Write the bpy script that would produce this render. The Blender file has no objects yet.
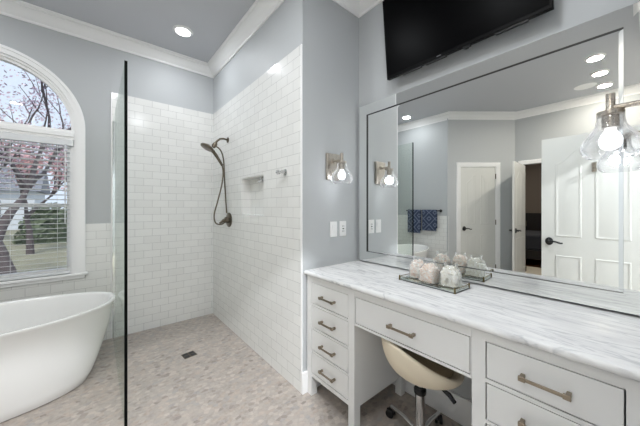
import bpy, bmesh, math, random
from mathutils import Vector, Matrix

random.seed(7)
S = bpy.context.scene
COL = S.collection
PI = math.pi
R = math.radians

# ------------------------------------------------------------------ camera, world, sun, exposure
cd = bpy.data.cameras.new('camera')
cam = bpy.data.objects.new('camera', cd)
COL.objects.link(cam)
cd.sensor_fit = 'HORIZONTAL'
cd.sensor_width = 36.0
cd.lens = 268.0 / 640.0 * 36.0
cd.shift_y = -(213.0 - 207.3) / 640.0
cd.clip_start = 0.02
cam.location = (0, 0, 1.3)
cam.rotation_euler = (PI / 2, 0, -math.atan2(224, 268))
S.camera = cam

w = bpy.data.worlds.new('world')
S.world = w
w.use_nodes = True
bg = w.node_tree.nodes['Background']
bg.inputs[0].default_value = (0.74, 0.84, 1.0, 1)
bg.inputs[1].default_value = .85

sd = bpy.data.lights.new('sun', 'SUN')
sd.energy = 2.0
sd.angle = R(3)
sd.color = (1, .93, .84)
sun = bpy.data.objects.new('sun', sd)
COL.objects.link(sun)
sun.rotation_euler = (R(33), 0, R(-25))

S.view_settings.view_transform = 'Standard'
S.view_settings.look = 'None'
S.view_settings.gamma = 1
S.view_settings.use_curve_mapping = False
S.view_settings.exposure = 0.42

DOWN = 6.5      # watts of every recessed lamp
SCONCE = 4.2     # watts of every sconce bulb


# ------------------------------------------------------------------ materials
def new_mat(name):
    m = bpy.data.materials.new(name)
    m.use_nodes = True
    return m, m.node_tree.nodes, m.node_tree.links, m.node_tree.nodes['Principled BSDF']


def srgb(r, g, b):
    def c(x):
        x /= 255.0
        return x / 12.92 if x <= .04045 else ((x + .055) / 1.055) ** 2.4
    return (c(r), c(g), c(b), 1)


def plain(name, col, rough=.5, metal=0, bump=0, bscale=200, spec=None, coat=0):
    m, n, l, b = new_mat(name)
    b.inputs['Base Color'].default_value = col
    b.inputs['Roughness'].default_value = rough
    b.inputs['Metallic'].default_value = metal
    if spec is not None:
        b.inputs['Specular IOR Level'].default_value = spec
    if coat:
        b.inputs['Coat Weight'].default_value = coat
        b.inputs['Coat Roughness'].default_value = .05
    tc = n.new('ShaderNodeTexCoord')
    no = n.new('ShaderNodeTexNoise')
    no.inputs['Scale'].default_value = bscale
    l.new(tc.outputs['Object'], no.inputs['Vector'])
    if bump:
        bp = n.new('ShaderNodeBump')
        bp.inputs['Strength'].default_value = bump
        bp.inputs['Distance'].default_value = .002
        l.new(no.outputs['Fac'], bp.inputs['Height'])
        l.new(bp.outputs['Normal'], b.inputs['Normal'])
    else:
        mr = n.new('ShaderNodeMapRange')
        mr.inputs['To Min'].default_value = max(0, rough - .03)
        mr.inputs['To Max'].default_value = min(1, rough + .03)
        l.new(no.outputs['Fac'], mr.inputs['Value'])
        l.new(mr.outputs['Result'], b.inputs['Roughness'])
    return m


def ramp(n, stops):
    r = n.new('ShaderNodeValToRGB')
    e = r.color_ramp.elements
    while len(e) < len(stops):
        e.new(.5)
    for i, (p, c) in enumerate(stops):
        e[i].position = p
        e[i].color = c
    return r


def tile_mat(name, axis):
    m, n, l, b = new_mat(name)
    tc = n.new('ShaderNodeTexCoord')
    sx = n.new('ShaderNodeSeparateXYZ')
    cx = n.new('ShaderNodeCombineXYZ')
    l.new(tc.outputs['Object'], sx.inputs[0])
    l.new(sx.outputs[axis], cx.inputs[0])
    l.new(sx.outputs[2], cx.inputs[1])
    br = n.new('ShaderNodeTexBrick')
    l.new(cx.outputs[0], br.inputs['Vector'])
    br.inputs['Scale'].default_value = 1
    br.inputs['Brick Width'].default_value = .1545
    br.inputs['Row Height'].default_value = .0765
    br.inputs['Mortar Size'].default_value = .0016
    br.inputs['Mortar Smooth'].default_value = .15
    br.inputs['Bias'].default_value = -.2
    br.inputs['Color1'].default_value = srgb(236, 236, 234)
    br.inputs['Color2'].default_value = srgb(230, 230, 228)
    br.inputs['Mortar'].default_value = srgb(196, 196, 195)
    l.new(br.outputs['Color'], b.inputs['Base Color'])
    b.inputs['Roughness'].default_value = .16
    no = n.new('ShaderNodeTexNoise')
    no.inputs['Scale'].default_value = 9
    l.new(tc.outputs['Object'], no.inputs['Vector'])
    sub = n.new('ShaderNodeMath')
    sub.operation = 'MULTIPLY_ADD'
    sub.inputs[1].default_value = -1
    l.new(br.outputs['Fac'], sub.inputs[0])
    l.new(no.outputs['Fac'], sub.inputs[2])
    bp = n.new('ShaderNodeBump')
    bp.inputs['Strength'].default_value = .35
    bp.inputs['Distance'].default_value = .0015
    l.new(sub.outputs[0], bp.inputs['Height'])
    l.new(bp.outputs['Normal'], b.inputs['Normal'])
    return m


def floor_mat():
    m, n, l, b = new_mat('pebble_mosaic')
    tc = n.new('ShaderNodeTexCoord')
    mp = n.new('ShaderNodeMapping')
    mp.inputs['Rotation'].default_value = (0, 0, R(25))
    mp.inputs['Scale'].default_value = (1, 1.35, 1)
    l.new(tc.outputs['Object'], mp.inputs[0])
    v1 = n.new('ShaderNodeTexVoronoi')
    v1.voronoi_dimensions = '2D'
    v1.inputs['Scale'].default_value = 30
    v1.inputs['Randomness'].default_value = .8
    v2 = n.new('ShaderNodeTexVoronoi')
    v2.voronoi_dimensions = '2D'
    v2.feature = 'DISTANCE_TO_EDGE'
    v2.inputs['Scale'].default_value = 30
    v2.inputs['Randomness'].default_value = .8
    l.new(mp.outputs[0], v1.inputs['Vector'])
    l.new(mp.outputs[0], v2.inputs['Vector'])
    sp = n.new('ShaderNodeSeparateColor')
    l.new(v1.outputs['Color'], sp.inputs[0])
    rp = ramp(n, [(0, srgb(146, 138, 133)), (.15, srgb(178, 170, 163)), (.4, srgb(166, 159, 154)), (.6, srgb(187, 179, 172)),
                  (.8, srgb(176, 164, 155)), (1, srgb(162, 159, 158))])
    l.new(sp.outputs[0], rp.inputs[0])
    no = n.new('ShaderNodeTexNoise')
    no.inputs['Scale'].default_value = 45
    no.inputs['Detail'].default_value = 4
    l.new(tc.outputs['Object'], no.inputs['Vector'])
    no2 = n.new('ShaderNodeTexNoise')
    no2.inputs['Scale'].default_value = 7
    no2.inputs['Detail'].default_value = 5
    no2.inputs['Roughness'].default_value = .7
    l.new(tc.outputs['Object'], no2.inputs['Vector'])
    av = n.new('ShaderNodeMath')
    av.operation = 'MULTIPLY_ADD'
    av.inputs[1].default_value = .5
    hf = n.new('ShaderNodeMath')
    hf.operation = 'MULTIPLY'
    hf.inputs[1].default_value = .5
    l.new(no2.outputs['Fac'], hf.inputs[0])
    l.new(no.outputs['Fac'], av.inputs[0])
    l.new(hf.outputs[0], av.inputs[2])
    nr = ramp(n, [(.38, (.80, .785, .77, 1)), (.5, (.98, .965, .955, 1)), (.62, (1.05, 1.03, 1.01, 1))])
    l.new(av.outputs[0], nr.inputs[0])
    mx = n.new('ShaderNodeMix')
    mx.data_type = 'RGBA'
    mx.blend_type = 'MULTIPLY'
    mx.inputs[0].default_value = 1
    l.new(rp.outputs[0], mx.inputs[6])
    l.new(nr.outputs[0], mx.inputs[7])
    gr = ramp(n, [(.02, (1, 1, 1, 1)), (.06, (0, 0, 0, 1))])
    l.new(v2.outputs['Distance'], gr.inputs[0])
    m2 = n.new('ShaderNodeMix')
    m2.data_type = 'RGBA'
    l.new(gr.outputs[0], m2.inputs[0])
    l.new(mx.outputs[2], m2.inputs[6])
    m2.inputs[7].default_value = srgb(168, 160, 152)
    l.new(m2.outputs[2], b.inputs['Base Color'])
    b.inputs['Roughness'].default_value = .5
    bp = n.new('ShaderNodeBump')
    bp.inputs['Strength'].default_value = .4
    bp.inputs['Distance'].default_value = .003
    inv = n.new('ShaderNodeMath')
    inv.operation = 'MINIMUM'
    inv.inputs[1].default_value = .12
    l.new(v2.outputs['Distance'], inv.inputs[0])
    l.new(inv.outputs[0], bp.inputs['Height'])
    l.new(bp.outputs['Normal'], b.inputs['Normal'])
    return m


def marble_mat():
    m, n, l, b = new_mat('white_marble')
    tc = n.new('ShaderNodeTexCoord')
    mp = n.new('ShaderNodeMapping')
    mp.inputs['Rotation'].default_value = (0, 0, R(-30))
    mp.inputs['Scale'].default_value = (12, 1.6, 4)
    l.new(tc.outputs['Object'], mp.inputs[0])
    n1 = n.new('ShaderNodeTexNoise')
    n1.inputs['Scale'].default_value = 2.2
    n1.inputs['Detail'].default_value = 9
    n1.inputs['Roughness'].default_value = .68
    n1.inputs['Distortion'].default_value = .6
    l.new(mp.outputs[0], n1.inputs['Vector'])
    r1 = ramp(n, [(.26, srgb(192, 193, 196)), (.42, srgb(220, 220, 221)), (.55, srgb(233, 233, 233)), (.75, srgb(238, 237, 236))])
    l.new(n1.outputs['Fac'], r1.inputs[0])
    n2 = n.new('ShaderNodeTexNoise')
    n2.inputs['Scale'].default_value = 1.3
    n2.inputs['Detail'].default_value = 6
    n2.inputs['Distortion'].default_value = 1.2
    l.new(mp.outputs[0], n2.inputs['Vector'])
    r2 = ramp(n, [(.475, (1, 1, 1, 1)), (.497, srgb(196, 198, 202)), (.505, srgb(196, 198, 202)), (.53, (1, 1, 1, 1))])
    l.new(n2.outputs['Fac'], r2.inputs[0])
    mx = n.new('ShaderNodeMix')
    mx.data_type = 'RGBA'
    mx.blend_type = 'MULTIPLY'
    mx.inputs[0].default_value = .55
    l.new(r1.outputs[0], mx.inputs[6])
    l.new(r2.outputs[0], mx.inputs[7])
    l.new(mx.outputs[2], b.inputs['Base Color'])
    b.inputs['Roughness'].default_value = .22
    return m


def wood_mat(name, c1, c2, axis_scale=(1, 12, 1)):
    m, n, l, b = new_mat(name)
    tc = n.new('ShaderNodeTexCoord')
    mp = n.new('ShaderNodeMapping')
    mp.inputs['Scale'].default_value = axis_scale
    l.new(tc.outputs['Object'], mp.inputs[0])
    no = n.new('ShaderNodeTexNoise')
    no.inputs['Scale'].default_value = 3
    no.inputs['Detail'].default_value = 6
    l.new(mp.outputs[0], no.inputs['Vector'])
    r = ramp(n, [(.3, c1), (.7, c2)])
    l.new(no.outputs['Fac'], r.inputs[0])
    l.new(r.outputs[0], b.inputs['Base Color'])
    b.inputs['Roughness'].default_value = .35
    return m


def glass_mat(name, tint=(1, 1, 1, 1), ior=1.45, boost=1.0, rough=0.0, sheen=0.0):
    """thin clear glass: straight-through plus a fresnel reflection"""
    m, n, l, b = new_mat(name)
    n.remove(b)
    out = n['Material Output']
    tr = n.new('ShaderNodeBsdfTransparent')
    tr.inputs[0].default_value = tint
    gl = n.new('ShaderNodeBsdfGlossy')
    gl.inputs['Roughness'].default_value = rough
    gl.inputs[0].default_value = (.95, .97, .97, 1)
    fr = n.new('ShaderNodeLayerWeight')
    fr.inputs[0].default_value = .5
    pw = n.new('ShaderNodeMath')
    pw.operation = 'POWER'
    pw.inputs[1].default_value = 3.0
    l.new(fr.outputs['Facing'], pw.inputs[0])
    mu = n.new('ShaderNodeMath')
    mu.operation = 'MULTIPLY_ADD'
    mu.use_clamp = True
    mu.inputs[1].default_value = .6 * boost
    mu.inputs[2].default_value = .035 * boost
    l.new(pw.outputs[0], mu.inputs[0])
    mix = n.new('ShaderNodeMixShader')
    l.new(mu.outputs[0], mix.inputs[0])
    l.new(tr.outputs[0], mix.inputs[1])
    l.new(gl.outputs[0], mix.inputs[2])
    last = mix
    if sheen:
        # painted edge highlight: white translucent mixed in at grazing angles brightens the outlines
        df = n.new('ShaderNodeBsdfTranslucent')
        df.inputs[0].default_value = (1, 1, 1, 1)
        p2 = n.new('ShaderNodeMath')
        p2.operation = 'MULTIPLY'
        p2.inputs[1].default_value = sheen
        sq = n.new('ShaderNodeMath')
        sq.operation = 'POWER'
        sq.inputs[1].default_value = 2.0
        l.new(fr.outputs['Facing'], sq.inputs[0])
        l.new(sq.outputs[0], p2.inputs[0])
        last = n.new('ShaderNodeMixShader')
        l.new(p2.outputs[0], last.inputs[0])
        l.new(mix.outputs[0], last.inputs[1])
        l.new(df.outputs[0], last.inputs[2])
    l.new(last.outputs[0], out.inputs[0])
    return m


def emit_mat(name, col, strength):
    m, n, l, b = new_mat(name)
    b.inputs['Base Color'].default_value = (.8, .8, .8, 1)
    b.inputs['Emission Color'].default_value = col
    b.inputs['Emission Strength'].default_value = strength
    return m


def towel_mat():
    m, n, l, b = new_mat('navy_diamond_terry')
    tc = n.new('ShaderNodeTexCoord')
    sx = n.new('ShaderNodeSeparateXYZ')
    l.new(tc.outputs['Object'], sx.inputs[0])

    def tri(src, k):
        a = n.new('ShaderNodeMath')
        a.operation = 'MULTIPLY'
        a.inputs[1].default_value = k
        l.new(src, a.inputs[0])
        p = n.new('ShaderNodeMath')
        p.operation = 'PINGPONG'
        p.inputs[1].default_value = .5
        l.new(a.outputs[0], p.inputs[0])
        return p.outputs[0]
    ad = n.new('ShaderNodeMath')
    ad.operation = 'ADD'
    l.new(tri(sx.outputs[1], 4.4), ad.inputs[0])
    l.new(tri(sx.outputs[2], 4.4), ad.inputs[1])
    pp = n.new('ShaderNodeMath')
    pp.operation = 'PINGPONG'
    pp.inputs[1].default_value = .17
    l.new(ad.outputs[0], pp.inputs[0])
    r = ramp(n, [(.0, srgb(54, 64, 88)), (.115, srgb(54, 64, 88)), (.14, srgb(110, 120, 140)), (.2, srgb(110, 120, 140))])
    l.new(pp.outputs[0], r.inputs[0])
    l.new(r.outputs[0], b.inputs['Base Color'])
    b.inputs['Roughness'].default_value = .95
    return m


def speckle_mat(name, cols, scale=60, rough=.6):
    m, n, l, b = new_mat(name)
    tc = n.new('ShaderNodeTexCoord')
    v = n.new('ShaderNodeTexVoronoi')
    v.inputs['Scale'].default_value = scale
    l.new(tc.outputs['Object'], v.inputs['Vector'])
    sp = n.new('ShaderNodeSeparateColor')
    l.new(v.outputs['Color'], sp.inputs[0])
    k = len(cols) - 1
    r = ramp(n, [(i / k, c) for i, c in enumerate(cols)])
    l.new(sp.outputs[0], r.inputs[0])
    l.new(r.outputs[0], b.inputs['Base Color'])
    b.inputs['Roughness'].default_value = rough
    return m


M = {}
M['paint'] = plain('blue_grey_wall_paint', srgb(189, 192, 194), .55, bump=.08, bscale=350)
M['ceil'] = plain('grey_ceiling_paint', srgb(200, 202, 207), .7, bump=.05, bscale=300)
M['trim'] = plain('white_trim_paint', srgb(248, 248, 248), .32)
M['door'] = plain('white_door_paint', srgb(222, 222, 218), .38)
M['cab'] = plain('pale_grey_cabinet_paint', srgb(228, 228, 227), .38)
M['tile_x'] = tile_mat('subway_tile_back', 0)
M['tile_y'] = tile_mat('subway_tile_side', 1)
M['floor'] = floor_mat()
M['marble'] = marble_mat()
M['nickel'] = plain('brushed_nickel', srgb(190, 182, 172), .28, 1)
M['chrome'] = plain('polished_chrome', srgb(215, 215, 215), .1, 1)
M['bronze'] = plain('dark_brushed_bronze', srgb(112, 104, 92), .3, 1)
M['pull'] = plain('antique_nickel_pull', srgb(150, 139, 124), .3, 1)
M['black'] = plain('black_metal', srgb(18, 18, 19), .35)
M['blackplast'] = plain('black_plastic', srgb(16, 16, 18), .3)
M['screen'] = plain('tv_screen', srgb(3, 3, 4), .3, spec=.04)
M['bezel'] = plain('tv_bezel', srgb(6, 6, 7), .35, spec=.1)
M['mirror'] = plain('mirror_silver', (.93, .945, .93, 1), .0, 1)
M['mirror'].node_tree.nodes['Principled BSDF'].inputs['Roughness'].default_value = 0
for _l in list(M['mirror'].node_tree.links):
    if _l.to_socket.name == 'Roughness':
        M['mirror'].node_tree.links.remove(_l)
M['showerglass'] = glass_mat('shower_glass', (.90, .93, .905, 1), 1.45, .7)
M['glassedge'] = plain('dark_glass_edge', srgb(3, 4, 4), .6, spec=.1)
M['pane'] = glass_mat('window_glass', (.97, .98, .98, 1), 1.45, .8)
M['shade'] = glass_mat('clear_lamp_glass', (.985, .985, .99, 1), 1.5, 1.0, sheen=.7)
M['jar'] = glass_mat('jar_glass', (.985, .99, .985, 1), 1.45, .7, sheen=.5)
M['traymirror'] = plain('tray_mirror', (.82, .88, .84, 1), .03, 1)
M['traygreen'] = plain('green_tray_glass_edge', srgb(120, 140, 120), .15)
M['goldedge'] = plain('aged_brass', srgb(120, 108, 78), .35, 1)
M['bulb'] = emit_mat('lit_bulb', (.93, .96, 1, 1), 1.0)
M['lens'] = emit_mat('lit_lamp_lens', (.97, .98, 1, 1), 9)
M['warmlens'] = emit_mat('lit_warm_lamp_lens', (1, .84, .58, 1), 1.3)
M['tub'] = plain('white_tub_acrylic', srgb(243, 243, 242), .14, coat=.3)
M['blind'] = plain('white_blind_slat', srgb(226, 228, 230), .45)
M['beige'] = plain('cream_upholstery', srgb(233, 221, 198), .65, bump=.15, bscale=400)
M['tan'] = plain('tan_upholstery', srgb(176, 156, 126), .65, bump=.15, bscale=400)
M['plate'] = plain('white_switch_plastic', srgb(240, 240, 240), .3)
M['slot'] = plain('dark_outlet_slot', srgb(60, 60, 62), .5)
M['towel'] = towel_mat()
M['salt_pink'] = speckle_mat('pink_bath_pearls', [srgb(246, 240, 236), srgb(236, 208, 192), srgb(248, 244, 240), srgb(240, 224, 212)], 130)
M['salt_white'] = speckle_mat('white_cotton_shells', [srgb(246, 244, 240), srgb(226, 220, 208), srgb(248, 247, 245), srgb(236, 230, 222)], 90)
M['salt_mix'] = speckle_mat('white_and_peach_shells', [srgb(246, 242, 240), srgb(236, 212, 200), srgb(248, 246, 244), srgb(240, 228, 220)], 90)
M['bark'] = plain('grey_bark', srgb(92, 84, 86), .9, bump=.6, bscale=30)
M['leaf_pink'] = speckle_mat('plum_autumn_leaves', [srgb(196, 174, 190), srgb(222, 194, 204), srgb(172, 158, 184), srgb(220, 200, 196)], 3, .8)
M['leaf_red'] = speckle_mat('red_autumn_leaves', [srgb(204, 160, 164), srgb(220, 176, 176), srgb(186, 150, 164)], 3, .8)
M['leaf_green'] = speckle_mat('dull_evergreen', [srgb(78, 92, 70), srgb(96, 108, 84), srgb(66, 80, 64)], 3, .8)
M['grass'] = speckle_mat('lawn_grass', [srgb(124, 124, 106), srgb(138, 136, 116), srgb(114, 114, 98)], 6, .9)
M['mulch'] = speckle_mat('brown_mulch', [srgb(122, 104, 94), srgb(98, 84, 78), srgb(142, 122, 110)], 12, .9)
M['siding'] = plain('white_house_siding', srgb(214, 220, 228), .7)
M['roof'] = plain('grey_shingles', srgb(120, 124, 134), .8)
M['bedwall'] = plain('taupe_bedroom_paint', srgb(134, 122, 112), .7)
M['bedwood'] = wood_mat('dark_oak_floor', srgb(92, 56, 34), srgb(140, 88, 54))
M['darkwood'] = wood_mat('black_stained_wood', srgb(26, 22, 20), srgb(40, 34, 30))
M['rug'] = plain('cream_rug', srgb(206, 196, 178), .95, bump=.4, bscale=150)
M['bedding'] = plain('charcoal_bedding', srgb(58, 58, 64), .9)


# ------------------------------------------------------------------ mesh builder
class MB:
    def __init__(s):
        s.v, s.f = [], []

    def add(s, vs, fs):
        k = len(s.v)
        s.v += [Vector(p) for p in vs]
        s.f += [tuple(i + k for i in f) for f in fs]
        return s

    def box(s, x0, x1, y0, y1, z0, z1, mat=None):
        vs = [Vector(p) for p in ((x0, y0, z0), (x1, y0, z0), (x1, y1, z0), (x0, y1, z0),
                                  (x0, y0, z1), (x1, y0, z1), (x1, y1, z1), (x0, y1, z1))]
        if mat is not None:
            vs = [mat @ p for p in vs]
        return s.add(vs, [(3, 2, 1, 0), (4, 5, 6, 7), (0, 1, 5, 4), (1, 2, 6, 5), (2, 3, 7, 6), (3, 0, 4, 7)])

    def prism(s, poly, axis, a0, a1, mat=None):
        """poly in the two other axes (in x,y,z order) extruded along axis"""
        def P(p, a):
            q = [0, 0, 0]
            o = [i for i in range(3) if i != axis]
            q[o[0]], q[o[1]], q[axis] = p[0], p[1], a
            q = Vector(q)
            return mat @ q if mat is not None else q
        n = len(poly)
        vs = [P(p, a0) for p in poly] + [P(p, a1) for p in poly]
        fs = [tuple(range(n))[::-1], tuple(range(n, 2 * n))]
        fs += [(i, (i + 1) % n, n + (i + 1) % n, n + i) for i in range(n)]
        return s.add(vs, fs)

    def tube(s, pts, r, n=10, caps=True, closed=False):
        pts = [Vector(p) for p in pts]
        m = len(pts)
        rs = r if isinstance(r, (list, tuple)) else [r] * m
        up = None
        rings = []
        for i, p in enumerate(pts):
            if closed:
                d = pts[(i + 1) % m] - pts[i - 1]
            else:
                d = pts[min(i + 1, m - 1)] - pts[max(i - 1, 0)]
            d.normalize()
            if up is None:
                up = Vector((0, 0, 1)) if abs(d.z) < .9 else Vector((1, 0, 0))
            a = (up - d * up.dot(d)).normalized()
            up = a
            b = d.cross(a)
            rings.append([p + (a * math.cos(2 * PI * k / n) + b * math.sin(2 * PI * k / n)) * rs[i] for k in range(n)])
        vs = [q for g in rings for q in g]
        fs = []
        for i in range(m if closed else m - 1):
            j = (i + 1) % m
            for k in range(n):
                fs.append((i * n + k, i * n + (k + 1) % n, j * n + (k + 1) % n, j * n + k))
        if caps and not closed:
            fs.append(tuple(range(n))[::-1])
            fs.append(tuple(range((m - 1) * n, m * n)))
        return s.add(vs, fs)

    def lathe(s, prof, loc=(0, 0, 0), n=32, mat=None, caps=True):
        loc = Vector(loc)
        vs, fs = [], []
        for (r, z) in prof:
            for k in range(n):
                p = Vector((r * math.cos(2 * PI * k / n), r * math.sin(2 * PI * k / n), z))
                if mat is not None:
                    p = mat @ p
                vs.append(p + loc)
        m = len(prof)
        for i in range(m - 1):
            for k in range(n):
                fs.append((i * n + k, i * n + (k + 1) % n, (i + 1) * n + (k + 1) % n, (i + 1) * n + k))
        if caps:
            fs.append(tuple(range(n))[::-1])
            fs.append(tuple(range((m - 1) * n, m * n)))
        return s.add(vs, fs)

    def rings(s, rings, closed=True, caps=(True, True)):
        n = len(rings[0])
        vs = [Vector(p) for g in rings for p in g]
        fs = []
        for i in range(len(rings) - 1):
            for k in range(n if closed else n - 1):
                fs.append((i * n + k, i * n + (k + 1) % n, (i + 1) * n + (k + 1) % n, (i + 1) * n + k))
        if caps[0]:
            fs.append(tuple(range(n))[::-1])
        if caps[1]:
            fs.append(tuple(range((len(rings) - 1) * n, len(rings) * n)))
        return s.add(vs, fs)

    def build(s, name, mat, parent=None, bevel=0, smooth=35, local=False, seg=2):
        me = bpy.data.meshes.new(name)
        if parent is not None:
            org = Vector((0, 0, 0))
            if not local:
                inv = MAT[parent.name].inverted()
                s.v = [inv @ p for p in s.v]
            wm = MAT[parent.name].copy()
        else:
            lo = [min(p[i] for p in s.v) for i in range(3)]
            hi = [max(p[i] for p in s.v) for i in range(3)]
            org = Vector(((lo[0] + hi[0]) / 2, (lo[1] + hi[1]) / 2, lo[2]))
            if KEEP0:
                org = Vector((0, 0, 0))
            wm = Matrix.Translation(org)
        me.from_pydata([tuple(p - org) for p in s.v], [], s.f)
        bm = bmesh.new()
        bm.from_mesh(me)
        bmesh.ops.recalc_face_normals(bm, faces=bm.faces)
        bm.to_mesh(me)
        bm.free()
        me.materials.append(mat)
        o = bpy.data.objects.new(name, me)
        COL.objects.link(o)
        if parent is not None:
            o.parent = parent
        else:
            o.location = org
        MAT[o.name] = wm
        if smooth:
            me.polygons.foreach_set('use_smooth', [True] * len(me.polygons))
            me.set_sharp_from_angle(angle=R(smooth))
        if bevel:
            md = o.modifiers.new('bevel', 'BEVEL')
            md.width = bevel
            md.segments = seg
            md.limit_method = 'ANGLE'
            md.angle_limit = R(40)
        return o


MAT = {}
KEEP0 = False


def tag(o, label=None, cat=None, group=None, kind=None):
    if label:
        o['label'] = label
    if cat:
        o['category'] = cat
    if group:
        o['group'] = group
    if kind:
        o['kind'] = kind
    return o


def thing(name, label, cat, loc=(0, 0, 0), rz=0, group=None):
    o = bpy.data.objects.new(name, None)
    COL.objects.link(o)
    o.location = loc
    o.rotation_euler = (0, 0, rz)
    MAT[o.name] = Matrix.Translation(Vector(loc)) @ Matrix.Rotation(rz, 4, 'Z')
    return tag(o, label, cat, group)


def copy_tree(o, parent=None):
    c = o.copy()
    COL.objects.link(c)
    if parent is not None:
        c.parent = parent
    MAT[c.name] = MAT[o.name].copy()
    for ch in list(o.children):
        copy_tree(ch, c)
    return c


def struct(o):
    o['kind'] = 'structure'
    return o


def bx(*a):
    return MB().box(*a)


def wall_pts(cx, cy, ang):
    """frame whose local x runs along a wall, local y points out of the wall into the room"""
    return Matrix.Translation(Vector((cx, cy, 0))) @ Matrix.Rotation(ang, 4, 'Z')


# ------------------------------------------------------------------ the room shell
CZ = 3.0           # ceiling
XS = 1.10          # shower side tile face
YB = 3.36          # back tile face
YR = 1.515         # return wall beside the vanity
XV = 1.69          # vanity wall
YE = -.06          # entry wall
XT = -1.55         # wall behind the tub's end
XF = -2.48         # far wall
PX, PY = XS + .008, YB + .008     # painted plane behind the tile
C_ = Vector((XT, 2.22, 0))
D_ = Vector((XF, 1.46, 0))
KEEP0 = True       # shell meshes keep world coordinates so the tile joints line up

struct(bx(XF - .1, 1.9, YE - .1, 3.5, -.08, 0).build('floor', M['floor']))
struct(bx(XF - .1, 1.9, YE - .1, 3.5, CZ, CZ + .06).build('ceiling', M['ceil']))

# back wall with the arched window opening
WC, WR, WZ = -.684, .60, 2.026     # centre, half width, spring line
WB = .69                            # sill
b = MB()
b.box(XT - .1, WC - WR, PY, PY + .12, 0, CZ)
b.box(WC + WR, PX + .1, PY, PY + .12, 0, CZ)
b.box(WC - WR, WC + WR, PY, PY + .12, 0, WB)
arc = [(WC + WR * math.cos(a), WZ + WR * math.sin(a)) for a in [PI * i / 40 for i in range(41)]]
for i in range(40):
    (x0, z0), (x1, z1) = arc[i], arc[i + 1]
    b.prism([(x1, z1), (x0, z0), (x0, CZ), (x1, CZ)], 1, PY, PY + .12)
struct(b.build('wall_back', M['paint'], smooth=0))

# shower side wall with the niche
NY0, NY1, NZ0, NZ1 = 2.07, 2.52, 1.222, 1.58
b = MB()
for (y0, y1, z0, z1) in ((YR + .06, NY0, 0, CZ), (NY1, PY, 0, CZ), (NY0, NY1, 0, NZ0), (NY0, NY1, NZ1, CZ)):
    b.box(PX, PX + .09, y0, y1, z0, z1)
b.box(PX + .09, PX + .12, YR + .06, PY, 0, CZ)
struct(b.build('wall_shower', M['paint'], smooth=0))
struct(bx(PX, XV, YR, YR + .06, 0, CZ).build('wall_return', M['paint'], smooth=0))
struct(bx(XV, XV + .1, YE - .1, YR + .06, 0, CZ).build('wall_vanity', M['paint'], smooth=0))
struct(bx(XT - .1, XT, 2.22, PY, 0, CZ).build('wall_tub', M['paint'], smooth=0))

# tile
TT = 2.44          # top of the full-height tile
WT = 1.143         # top of the wainscot
GX = .134          # glass panel
b = MB()
b.box(.120, XS, YB, PY, 0, TT)
struct(b.build('wall_back_tile', M['tile_x'], smooth=0))
b = MB()
b.box(WC + WR + .005, .120, YB, PY, 0, WT)
b.box(XT, WC - WR - .005, YB, PY, 0, WT)
b.box(WC - WR - .005, WC + WR + .005, YB, PY, 0, WB - .05)
struct(b.build('wall_back_wainscot', M['tile_x'], smooth=0))
b = MB()
for (y0, y1, z0, z1) in ((YR + .012, NY0, 0, TT), (NY1, YB, 0, TT), (NY0, NY1, 0, NZ0), (NY0, NY1, NZ1, TT)):
    b.box(XS, PX, y0, y1, z0, z1)
b.box(PX + .078, PX + .09, NY0, NY1, NZ0, NZ1)             # niche back
b.box(PX, PX + .09, NY0, NY0 + .008, NZ0, NZ1)
b.box(PX, PX + .09, NY1 - .008, NY1, NZ0, NZ1)
b.box(PX, PX + .09, NY0, NY1, NZ0, NZ0 + .008)
b.box(PX, PX + .09, NY0, NY1, NZ1 - .008, NZ1)
struct(b.build('wall_shower_tile', M['tile_y'], smooth=0))
struct(bx(XT, XT + .008, 2.222, YB, 0, WT).build('wall_tub_wainscot', M['tile_y'], smooth=0))
struct(bx(XS - .002, PX, YR - .001, YR + .012, 0, TT).build('trim_1', M['trim'], bevel=.002))
struct(bx(.112, .120, YB - .002, PY, 0, TT).build('trim_2', M['trim'], bevel=.002))

# entry wall with the doorway the photographer stands in
DX0, DX1, DH = -.34, .50, 2.06
b = MB()
b.box(XF - .1, DX0, YE - .1, YE, 0, CZ)
b.box(DX1, XV + .1, YE - .1, YE, 0, CZ)
b.box(DX0, DX1, YE - .1, YE, DH, CZ)
struct(b.build('wall_entry', M['paint'], smooth=0))
# far wall with the bedroom doorway
FY0, FY1 = .58, 1.34
b = MB()
b.box(XF - .1, XF, YE, FY0, 0, CZ)
b.box(XF - .1, XF, FY1, 1.46, 0, CZ)
b.box(XF - .1, XF, FY0, FY1, DH, CZ)
struct(b.build('wall_far', M['paint'], smooth=0))
# angled wall with the closet door
angv = D_ - C_
LA = angv.length
AW = wall_pts(C_.x, C_.y, math.atan2(angv.y, angv.x))      # local y = into the room (left of C->D)
K0, K1 = .20, .86
b = MB()
b.box(-.03, K0, -.1, 0, 0, CZ, AW)
b.box(K1, LA + .03, -.1, 0, 0, CZ, AW)
b.box(K0, K1, -.1, 0, DH - .02, CZ, AW)
struct(b.build('wall_angled', M['paint'], smooth=0))
struct(MB().box(K0 - .05, K1 + .05, -.16, -.1, 0, DH, AW).build('wall_closet', M['bedwall'], smooth=0))

# crown moulding around the ceiling
room = [(PX, PY), (XT, PY), (XT, 2.22), (XF, 1.46), (XF, YE), (XV, YE), (XV, YR), (PX, YR)]


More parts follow.
